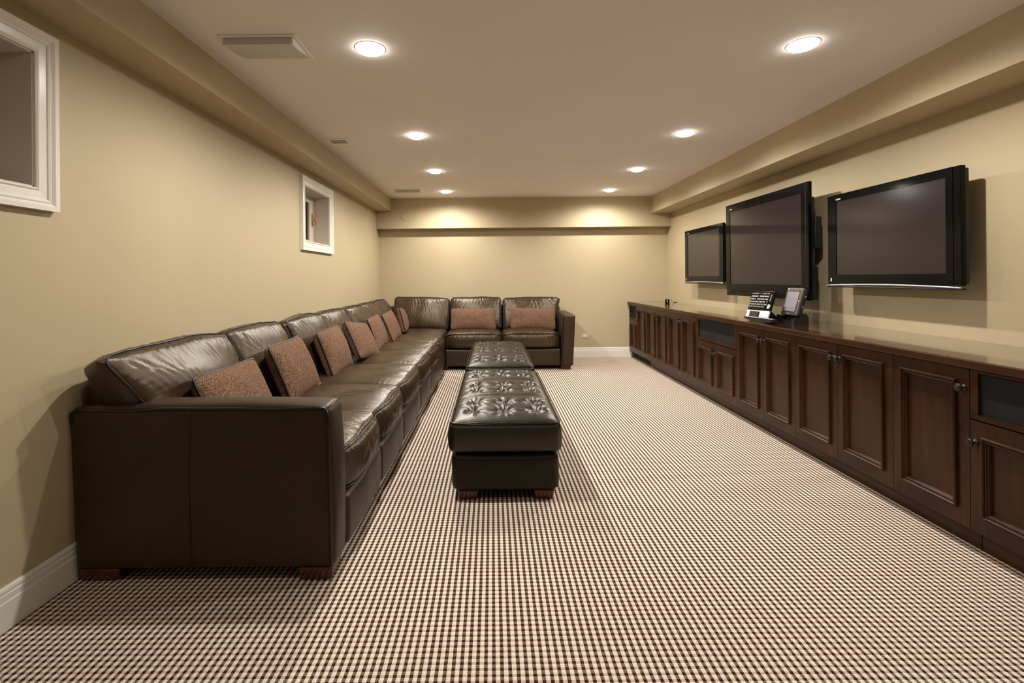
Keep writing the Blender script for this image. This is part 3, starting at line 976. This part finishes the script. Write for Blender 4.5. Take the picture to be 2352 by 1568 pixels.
# ------------------------------------------------------------------ ottomans
def ottoman(x0, x1, y0, y1, label, seed):
    t = empty('ottoman', ((x0 + x1) / 2, (y0 + y1) / 2, 0), label, 'ottoman', 'leather ottomans in front of the sofa')
    sx, sy = x1 - x0, y1 - y0
    z0, z1 = 0.262, 0.428
    v, f, p = rbox(sx, sy, z1 - z0, 0.030, 5, (int(sx / 0.0085), int(sy / 0.0085), 14))
    px, py, pz = p[:, 0], p[:, 1], p[:, 2]
    x, y = v[:, 0].copy(), v[:, 1].copy()
    g = np.random.RandomState(seed)
    top = np.clip((pz - 0.3) / 0.7, 0, 1)
    edge = np.clip(1 - px ** 6, 0, 1) * np.clip(1 - py ** 10, 0, 1)
    h = 0.036 * edge
    bx = [-0.172, 0.004, 0.178]
    pan = sy / 3
    buttons = []
    for k in range(3):
        for q in (-0.085, 0.085):
            for bb in bx:
                buttons.append((bb * sx / 0.6 + g.uniform(-0.006, 0.006), -sy / 2 + pan * (k + 0.5) + q * (pan / 0.48) + g.uniform(-0.008, 0.008)))
    pit = np.zeros_like(x)
    for bx_, by_ in buttons:
        dx, dy = x - bx_, y - by_
        rr = np.sqrt(dx * dx + dy * dy) + 1e-6
        th = np.arctan2(dy, dx)
        ph = g.uniform(0, 6.28)
        nfold = g.randint(7, 10)
        pit -= 0.026 * np.exp(-rr / 0.020) + 0.015 * np.exp(-(rr / 0.055) ** 2)
        pit += 0.0125 * np.exp(-((rr - 0.040) / 0.042) ** 2) * (1 - np.abs(np.sin(nfold / 2 * th + ph + 1.2 * np.sin(th * 2 + ph)))) ** 1.2
    for s_ in (-1, 1):                                      # cross seams between the three panels
        d = y - s_ * pan / 2 - 0.012 * np.cos(px * 1.57)
        pit -= 0.017 * np.exp(-np.abs(d) / 0.009) * edge
        pit += creases(x, y, seed + 30 + s_, 0.035) * 0.0030 * np.exp(-np.abs(d) / 0.06)
    sidew = np.exp(-((1 - np.abs(px)) * sx / 2) / 0.06)
    pit += creases(y, x, seed + 5, 0.04) * 0.0045 * sidew
    pit += lumps(x, y, seed + 6, 0.2) * 0.003
    v[:, 2] += top * (h + pit * np.clip(edge * 1.5, 0, 1))
    sd = lambda a: np.sign(a) * np.clip((np.abs(a) - 0.85) / 0.15, 0, 1)
    bz = np.clip(1 - (pz + 0.1) ** 2, 0, 1)
    v[:, 0] += sd(px) * (0.024 * bz - 0.004) * np.clip(1 - py ** 12, 0, 1)
    v[:, 1] += sd(py) * (0.016 * bz - 0.004) * np.clip(1 - px ** 8, 0, 1)
    v += np.array([(x0 + x1) / 2, (y0 + y1) / 2, (z0 + z1) / 2])
    c = MB().add(v, f).build('tufted_cushion', M['leather_black'], t, True)
    pp = perim_path(sx - 0.010, sy - 0.010, 0.030)
    q = np.column_stack([pp[:, 0] + (x0 + x1) / 2, pp[:, 1] + (y0 + y1) / 2, z1 - 0.004 + 0.0015 * np.sin(pp[:, 0] * 40 + pp[:, 1] * 25)])
    tube_on([Vector(a) for a in q], 0.0050, 'piping', M['piping'], c, Matrix.Identity(4), True)
    for i, (bx_, by_) in enumerate(buttons):
        k = np.argmin((x - bx_) ** 2 + (y - by_) ** 2 + (1 - top) * 9)
        bv = v[k]
        MB().lathe([(0.009, -0.003), (0.009, 0.001), (0.006, 0.004), (0.0005, 0.005)], (bv[0], bv[1], bv[2] - 0.001), (0, 0, 1), 10).build('button', M['leather_black'], c, True)
    v, f, p = panel_block(x0 + 0.012, x1 - 0.012, y0 + 0.012, y1 - 0.012, 0.055, 0.256, 0.034, (0.016, 0.012, 0.0), seed + 2, (16, 40, 16), 0.002)
    b = MB().add(v, f).build('base', M['leather_black_panel'], t, True)
    for px_ in (x0 + 0.04, x1 - 0.15):
        for py_ in (y0 + 0.03, y1 - 0.12):
            leg(t, px_, px_ + 0.115, py_, py_ + 0.09, 0.058)
    return t
ottoman(-0.238, 0.362, 2.585, 4.02, 'tufted black-brown leather ottoman nearest the camera', 501)
ottoman(-0.238, 0.362, 4.235, 5.83, 'tufted black-brown leather ottoman, the farther one before the back seats', 601)

# ------------------------------------------------------------------ throw pillows
def pillow(w_, h_, th, loc, yaw, lean, roll, label, seed, eg=0.034):
    g = np.random.RandomState(seed)
    mw = Matrix.Translation(loc) @ Matrix.Rotation(R(yaw), 4, 'Z') @ Matrix.Rotation(R(-lean), 4, 'X') @ Matrix.Rotation(R(roll), 4, 'Y')
    n1, n2 = 44, 34
    def shape(u, v, s_):
        a = np.clip(1 - np.abs(u) ** 2.6, 0, 1) ** 0.62 * np.clip(1 - np.abs(v) ** 2.6, 0, 1) ** 0.62
        x = u * w_ / 2 * (1 - 0.045 * (1 - v ** 2) * np.abs(u) ** 3)
        z = v * h_ / 2 * (1 - 0.055 * (1 - u ** 2) * np.abs(v) ** 3)
        c = np.abs(u) ** 7 * np.abs(v) ** 7
        x, z = x * (1 - 0.055 * c), z * (1 - 0.075 * c)
        y = s_ * ((th - eg) / 2 * a + eg / 2) + s_ * 0.006 * lumps(x, z, seed + (1 if s_ > 0 else 2), 0.22) * a
        return x, y, z
    u = np.sin(np.linspace(-1, 1, n1) * PI / 2)
    v = np.sin(np.linspace(-1, 1, n2) * PI / 2)
    U, V = np.meshgrid(u, v, indexing='ij')
    vs, fs = [], []
    for s_ in (-1, 1):
        X, Y, Z = shape(U, V, s_)
        o = len(vs)
        vs += list(zip(X.ravel(), Y.ravel(), Z.ravel()))
        for i in range(n1 - 1):
            for j in range(n2 - 1):
                q = (o + i * n2 + j, o + (i + 1) * n2 + j, o + (i + 1) * n2 + j + 1, o + i * n2 + j + 1)
                fs.append(q if s_ < 0 else q[::-1])
    N = n1 * n2
    per = [i * n2 for i in range(n1)] + [(n1 - 1) * n2 + j for j in range(1, n2)] + [i * n2 + n2 - 1 for i in range(n1 - 2, -1, -1)] + [j for j in range(n2 - 2, 0, -1)]
    for a, b_ in zip(per, per[1:] + per[:1]):
        fs.append((b_, a, a + N, b_ + N))
    o = MB().add(vs, fs).build('throw_pillow', M['weave'], None, True, mw=mw)
    tag(o, label, 'pillow', 'brown woven throw pillows on the sofa')
    ring = [(vs[a][0] * 1.004, -eg / 2, vs[a][2] * 1.004) for a in per]
    if eg > 0.021:
        tag(tube_on(ring, 0.0055, 'piping', M['piping'], o, mw, True), 'black cord edging')
    else:
        tube_on(ring, 0.0035, 'piping', M['weave'], o, mw, True)
    return o
pillow(0.56, 0.32, 0.13, (-1.262, 2.385, 0.628), 90, 24, 0, 'long brown woven pillow nearest the camera, partly behind the sofa arm', 1, 0.022)
pillow(0.49, 0.37, 0.15, (-1.255, 3.05, 0.645), 90, 22, -2, 'square brown woven pillow, second from the camera', 2)
pillow(0.53, 0.37, 0.15, (-1.255, 3.82, 0.645), 90, 20, -2, 'square brown woven pillow just before the slumped dented one', 3)
pillow(0.46, 0.37, 0.14, (-1.205, 4.45, 0.640), 84, 28, 8, 'slumped brown woven pillow with a dent, tilted on its corner', 4)
pillow(0.52, 0.36, 0.13, (-1.245, 5.20, 0.638), 90, 20, -2, 'brown woven pillow overlapped by its right neighbour', 5)
pillow(0.60, 0.36, 0.13, (-1.235, 5.88, 0.636), 90, 22, -2, 'brown woven pillow overlapping its left neighbour, before the sofa corner', 6)
pillow(0.40, 0.34, 0.16, (-1.225, 6.55, 0.648), 98, 14, 3, 'brown woven pillow seen edge-on in the sofa corner', 7)
pillow(0.625, 0.30, 0.12, (-0.268, 6.69, 0.642), 0, 17, 0, 'long brown woven pillow on the back run, left of the two', 8, 0.02)
pillow(0.625, 0.30, 0.12, (0.560, 6.69, 0.638), 0, 17, 1.5, 'long brown woven pillow on the back run, beside the end arm', 9, 0.02)

# ------------------------------------------------------------------ televisions
def ring_box(mb, xf, xb, y0, y1, z0, z1, l, r, b, tp):
    mb.box(xf, xb, y0, y0 + l, z0, z1).box(xf, xb, y1 - r, y1, z0, z1)
    mb.box(xf, xb, y0 + l, y1 - r, z0, z0 + b).box(xf, xb, y0 + l, y1 - r, z1 - tp, z1)

def small_tv(y0, y1, label):
    x = 2.50
    z0, z1 = 1.135, 1.782
    t = empty('wall_television', (x, (y0 + y1) / 2, z0), label, 'television', 'wall televisions')
    m_ = MB()
    ring_box(m_, x, x + 0.03, y0 + 0.045, y1 - 0.045, z0, z1, 0.042, 0.042, 0.068, 0.050)
    m_.build('bezel', M['tvblack'], t)
    for a, b_ in ((y0, y0 + 0.0435), (y1 - 0.0435, y1)):
        MB().rb(x + 0.001, x + 0.03, a, b_, z0, z1, 0.003).build('side_speaker', M['tvblack'], t)
    MB().box(x + 0.0045, x + 0.012, y0 + 0.085, y1 - 0.085, z0 + 0.066, z1 - 0.048).build('screen', M['screen_soft'], t)
    v, f, p = rbox(0.05, y1 - y0 - 0.02, z1 - z0 - 0.02, 0.012, 2, 2)
    v += np.array([x + 0.055, (y0 + y1) / 2, (z0 + z1) / 2])
    v[:, 1] = np.where(v[:, 0] > x + 0.06, (v[:, 1] - (y0 + y1) / 2) * 0.9 + (y0 + y1) / 2, v[:, 1])
    v[:, 2] = np.where(v[:, 0] > x + 0.06, (v[:, 2] - (z0 + z1) / 2) * 0.9 + (z0 + z1) / 2, v[:, 2])
    MB().add(v, f).build('back_housing', M['tvmatte'], t)
    MB().box(x + 0.078, XR, (y0 + y1) / 2 - 0.2, (y0 + y1) / 2 + 0.2, 1.30, 1.62).build('wall_mount', M['tvmatte'], t)
    # silver lip along the bottom, arched upwards in the middle
    n = 24
    yy = np.linspace(y0 - 0.002, y1 + 0.004, n)
    arc = [(x - 0.004, y, z0 - 0.010 + 0.011 * (1 - ((y - (y0 + y1) / 2) / ((y1 - y0) / 2 + 0.004)) ** 2)) for y in yy]
    o = MB().tube(arc, 0.0052, 8).build('bottom_lip', M['silver'], t, True)
    tag(o, 'silver curved strip')
    MB().rb(x - 0.003, x + 0.03, y0, y1, z0 - 0.022, z0 - 0.012, 0.003).build('bottom_edge', M['tvmatte'], t)
    lg = MB()
    for k in range(5):
        yk = y1 - 0.098 - 0.0095 * k
        lg.box(x - 0.0006, x + 0.001, yk, yk + 0.007, z1 - 0.041, z1 - 0.030)
    lg.build('logo', M['silver'], t)
    MB().box(x - 0.0006, x + 0.001, y1 - 0.040, y1 - 0.030, z0 + 0.02, z0 + 0.045).build('energy_mark', M['white'], t)
    return t
small_tv(2.578, 3.602, 'black television nearest the camera, ceiling light mirrored in its screen')
small_tv(5.238, 6.270, 'smallest-looking black television, nearest the back wall')

x = 2.44
y0, y1, z0, z1 = 3.727, 5.035, 1.006, 1.926
t = empty('wall_television', (x, (y0 + y1) / 2, z0), 'largest black television, middle of three, hung on a swing arm', 'television', 'wall televisions')
m_ = MB()
ring_box(m_, x, x + 0.028, y0, y1, z0 + 0.048, z1, 0.089, 0.075, 0.070, 0.075)
m_.build('bezel', M['tvblack'], t)
MB().box(x - 0.0015, x + 0.01, y0 + 0.030, y0 + 0.0335, z0 + 0.048, z1).build('bezel_line', M['tvmatte'], t)
MB().rb(x + 0.001, x + 0.03, y0, y1, z0, z0 + 0.046, 0.004).build('lower_speaker', M['tvblack'], t)
MB().box(x + 0.0045, x + 0.012, y0 + 0.087, y1 - 0.073, z0 + 0.116, z1 - 0.073).build('screen', M['screen'], t)
for dz0, dz1, dep in ((0.0, 0.26, 0.10), (0.2, 0.80, 0.075), (0.74, 0.905, 0.05)):
    MB().prism([(x + 0.028, y0 + 0.004), (x + dep, y0 + 0.04), (x + dep, y1 - 0.04), (x + 0.028, y1 - 0.004)], 'z', z0 + 0.005 + dz0, z0 + 0.005 + dz1).build('back_housing', M['tvmatte'], t)
mt = MB()
mt.rb(x + 0.072, x + 0.128, y0 + 0.03, y0 + 0.12, 1.41, 1.66, 0.012, 2).rb(x + 0.076, x + 0.10, y0 + 0.11, y0 + 0.36, 1.45, 1.60, 0.004).rb(x + 0.13, x + 0.15, y0 + 0.30, y1 - 0.40, 1.42, 1.50, 0.004)
mt.rb(XR - 0.03, XR, y0 + 0.45, y1 - 0.45, 1.25, 1.68, 0.006).rb(x + 0.145, XR - 0.028, 4.3, 4.40, 1.40, 1.52, 0.006)
mt.build('wall_mount', M['tvmatte'], t)
lg = MB()
for k in range(5):
    yk = y1 - 0.085 - 0.0095 * k
    lg.box(x - 0.0006, x + 0.001, yk, yk + 0.007, z1 - 0.053, z1 - 0.044)
lg.build('logo', M['silver'], t)

# ------------------------------------------------------------------ things on the worktop
def frame_mw(o_, ax, ay):
    """matrix with x along ax, z along ay (up the panel), y backwards"""
    ax = Vector(ax).normalized()
    az = Vector(ay)
    az = (az - ax * az.dot(ax)).normalized()
    ay_ = az.cross(ax)
    m_ = Matrix((ax, ay_, az)).transposed().to_4x4()
    return Matrix.Translation(o_) @ m_

# keyboard in its charging dock, facing the sofa
kt = empty('docked_keyboard', (2.22, 3.99, ZT), 'black slim wireless keyboard standing in a white-based charging dock', 'keyboard')
mw = frame_mw((2.178, 4.165, ZT + 0.028), (0.0, -1, 0.02), (0.075, 0.012, 0.23))
W_, H_ = 0.335, 0.222
MB().rb(0, W_, 0.0, 0.016, 0.056, H_, 0.006, 2).build('keyboard_body', M['tvblack'], kt, mw=mw)
tag(MB().rb(0, W_ - 0.006, 0.001, 0.013, 0.0, 0.055, 0.002).build('palm_strip', M['white'], kt, mw=mw), 'white strip along the lower edge')
tag(MB().rb(0.075, 0.200, -0.016, 0.006, -0.024, 0.046, 0.005).build('clip', M['tvmatte'], kt, mw=mw), 'black clip of the dock')
kb = bpy.data.objects[[o.name for o in bpy.data.objects if o.name.startswith('keyboard_body')][0]]
rows = [(0.200, 15, 0.006, 0.010), (0.176, 15, 0.011, 0.012), (0.152, 14, 0.011, 0.011), (0.129, 14, 0.010, 0.010), (0.107, 12, 0.010, 0.010), (0.087, 9, 0.006, 0.018)]
for zz, n, hh, ww in rows:
    pitch = 0.262 / n
    for k in range(n):
        x0 = 0.012 + k * pitch
        if rng.random() < 0.06:
            continue
        key = MB().rb(x0 + 0.001, x0 + pitch - 0.002, -0.0025, 0.0008, zz - 0.008, zz + 0.008, 0.001)
        kk = key.build('key', M['tvmatte'], kb, mw=mw)
        MB().box(x0 + pitch * 0.28, x0 + pitch * 0.28 + ww * 0.62, -0.0032, -0.0022, zz - hh * 0.42, zz + hh * 0.42).build('key_legend', M['keylegend'], kb, mw=mw)
MB().lathe([(0.020, 0.0), (0.020, 0.003), (0.0155, 0.004), (0.0155, 0.002), (0.001, 0.002)], mw @ Vector((0.302, 0.0, 0.092)), mw.to_3x3() @ Vector((0, -1, 0)), 20).build('touch_ring', M['silver'], kb)
MB().rb(0.292, 0.304, -0.002, 0.001, 0.135, 0.195, 0.002).build('volume_strip', M['lcd'], kb, mw=mw)
st_ = MB()
st_.prism([(2.20, ZT), (2.33, ZT), (2.33, ZT + 0.012), (2.245, ZT + 0.10), (2.232, ZT + 0.10), (2.20, ZT + 0.03)], 'y', 3.93, 4.05)
st_.build('dock_stand', M['tvmatte'], kt)
tr = []
n = 22
for k in range(n):
    s_ = k / (n - 1)
    y = 4.085 - 0.41 * s_
    zb = ZT + 0.0005 + 0.016 * abs(2 * s_ - 1) ** 2.2
    tr.append((y, zb))
top = [(y, ZT + 0.030 + 0.006 * (k / (n - 1))) for k, (y, z) in enumerate(tr)]
tag(MB().prism(tr + top[::-1], 'x', 2.122, 2.168).build('dock_tray', M['tvmatte'], kt), 'black boat-shaped tray of the dock')
MB().prism([(y, z + 0.0005) for y, z in top] + [(y, z + 0.0025) for y, z in top][::-1], 'x', 2.125, 2.138).build('tray_liner', M['white'], kt)

# tablet controller in its dock
tt = empty('docked_tablet', (2.36, 3.78, ZT), 'dark grey tablet controller with blank screen standing in a black dock', 'tablet')
mw = frame_mw((2.303, 3.876, ZT + 0.062), (-0.012, -1, 0.0), (0.064, 0.0, 0.215))
M['tabgrey'] = plain('tablet_grey', (0.075, 0.062, 0.05), 0.35)
W_, H_ = 0.205, 0.222
MB().rb(0, W_, 0.0, 0.024, 0, H_, 0.012, 3).build('tablet_body', M['tabgrey'], tt, mw=mw)
MB().rb(0.004, W_ - 0.004, 0.022, 0.05, 0.004, H_ - 0.004, 0.012, 3).build('back_shell', M['tvmatte'], tt, mw=mw)
MB().box(0.024, W_ - 0.026, -0.0008, 0.002, 0.026, H_ - 0.028).build('screen_edge', M['tvmatte'], tt, mw=mw)
tag(MB().box(0.029, W_ - 0.031, -0.0016, 0.001, 0.031, H_ - 0.034).build('screen', M['lcd'], tt, mw=mw), 'pale violet grey blank screen')
MB().box(0.018, 0.032, -0.0010, 0.001, H_ - 0.016, H_ - 0.010).build('sensor', M['white'], tt, mw=mw)
MB().lathe([(0.006, 0), (0.006, 0.002), (0.001, 0.003)], mw @ Vector((W_ - 0.014, 0.0, 0.115)), mw.to_3x3() @ Vector((0, -1, 0)), 12).build('button', M['silver'], tt)
MB().rb(0.085, 0.115, -0.0012, 0.001, 0.010, 0.016, 0.0005).build('emblem', M['silver'], tt, mw=mw)
for zz in (0.16, 0.08):
    MB().lathe([(0.006, 0), (0.006, 0.002), (0.001, 0.003)], mw @ Vector((W_ - 0.005, 0.034, zz)), mw.to_3x3() @ Vector((1, 0, 0)), 12).build('side_button', M['silver'], tt)
d_ = MB()
d_.prism([(2.287, ZT), (2.400, ZT), (2.400, ZT + 0.050), (2.385, ZT + 0.078), (2.345, ZT + 0.078), (2.33, ZT + 0.05), (2.287, ZT + 0.035)], 'y', 3.672, 3.708)
d_.prism([(2.292, ZT), (2.400, ZT), (2.400, ZT + 0.050), (2.385, ZT + 0.078), (2.36, ZT + 0.07), (2.33, ZT + 0.02), (2.292, ZT + 0.02)], 'y', 3.708, 3.865)
d_.prism([(2.287, ZT), (2.400, ZT), (2.400, ZT + 0.050), (2.385, ZT + 0.078), (2.345, ZT + 0.078), (2.33, ZT + 0.05), (2.287, ZT + 0.06)], 'y', 3.865, 3.892)
o = d_.build('dock', M['tvmatte'], tt)
sl = MB()
for k in range(4):
    sl.box(2.2862, 2.288, 3.675, 3.70, ZT + 0.006 + 0.007 * k, ZT + 0.009 + 0.007 * k)
sl.build('dock_slots', M['tabgrey'], o)
cb = MB()
for k in range(3):
    cb.tube([(2.245, 3.912 + 0.006 * k, ZT + 0.040), (2.27, 3.908 + 0.006 * k, ZT + 0.050 - 0.014 * k), (2.32, 3.915 + 0.004 * k, ZT + 0.02), (2.40, 3.95, ZT + 0.005), (2.60, 4.05 + 0.03 * k, ZT + 0.005)], 0.0035, 6)
tag(cb.build('cable_bundle', M['tvmatte'], None), 'black cables between the keyboard dock and the tablet dock', 'cable')

# little cube device with a lead near the corner
wt = empty('infrared_receiver', (2.392, 6.62, ZT), 'small shiny black cube device near the far end of the worktop', 'device')
v, f, p = rbox(0.055, 0.055, 0.058, 0.010, 3, 3)
v[:, :2] *= (0.86 + 0.14 * (1 - (p[:, 2:3] + 1) / 2))
v += np.array([2.392, 6.62, ZT + 0.004 + 0.029])
MB().add(v, f).build('body', M['tvblack'], wt, True)
MB().rb(2.378, 2.390, 6.5905, 6.594, ZT + 0.012, ZT + 0.052, 0.002).build('chrome_strip', M['silver'], wt)
MB().rb(2.368, 2.416, 6.60, 6.64, ZT, ZT + 0.006, 0.002).build('foot', M['tvmatte'], wt)
MB().tube([(2.41, 6.63, ZT + 0.05), (2.45, 6.66, ZT + 0.055), (2.50, 6.72, ZT + 0.03), (2.54, 6.80, ZT + 0.008), (2.57, 6.86, ZT + 0.004)], 0.0022, 6).build('lead', M['tvmatte'], wt, True)
MB().tube([(2.57, 6.86, ZT + 0.0045), (2.64, 6.92, ZT + 0.0045)], 0.0042, 8).build('plug', M['tvmatte'], wt)
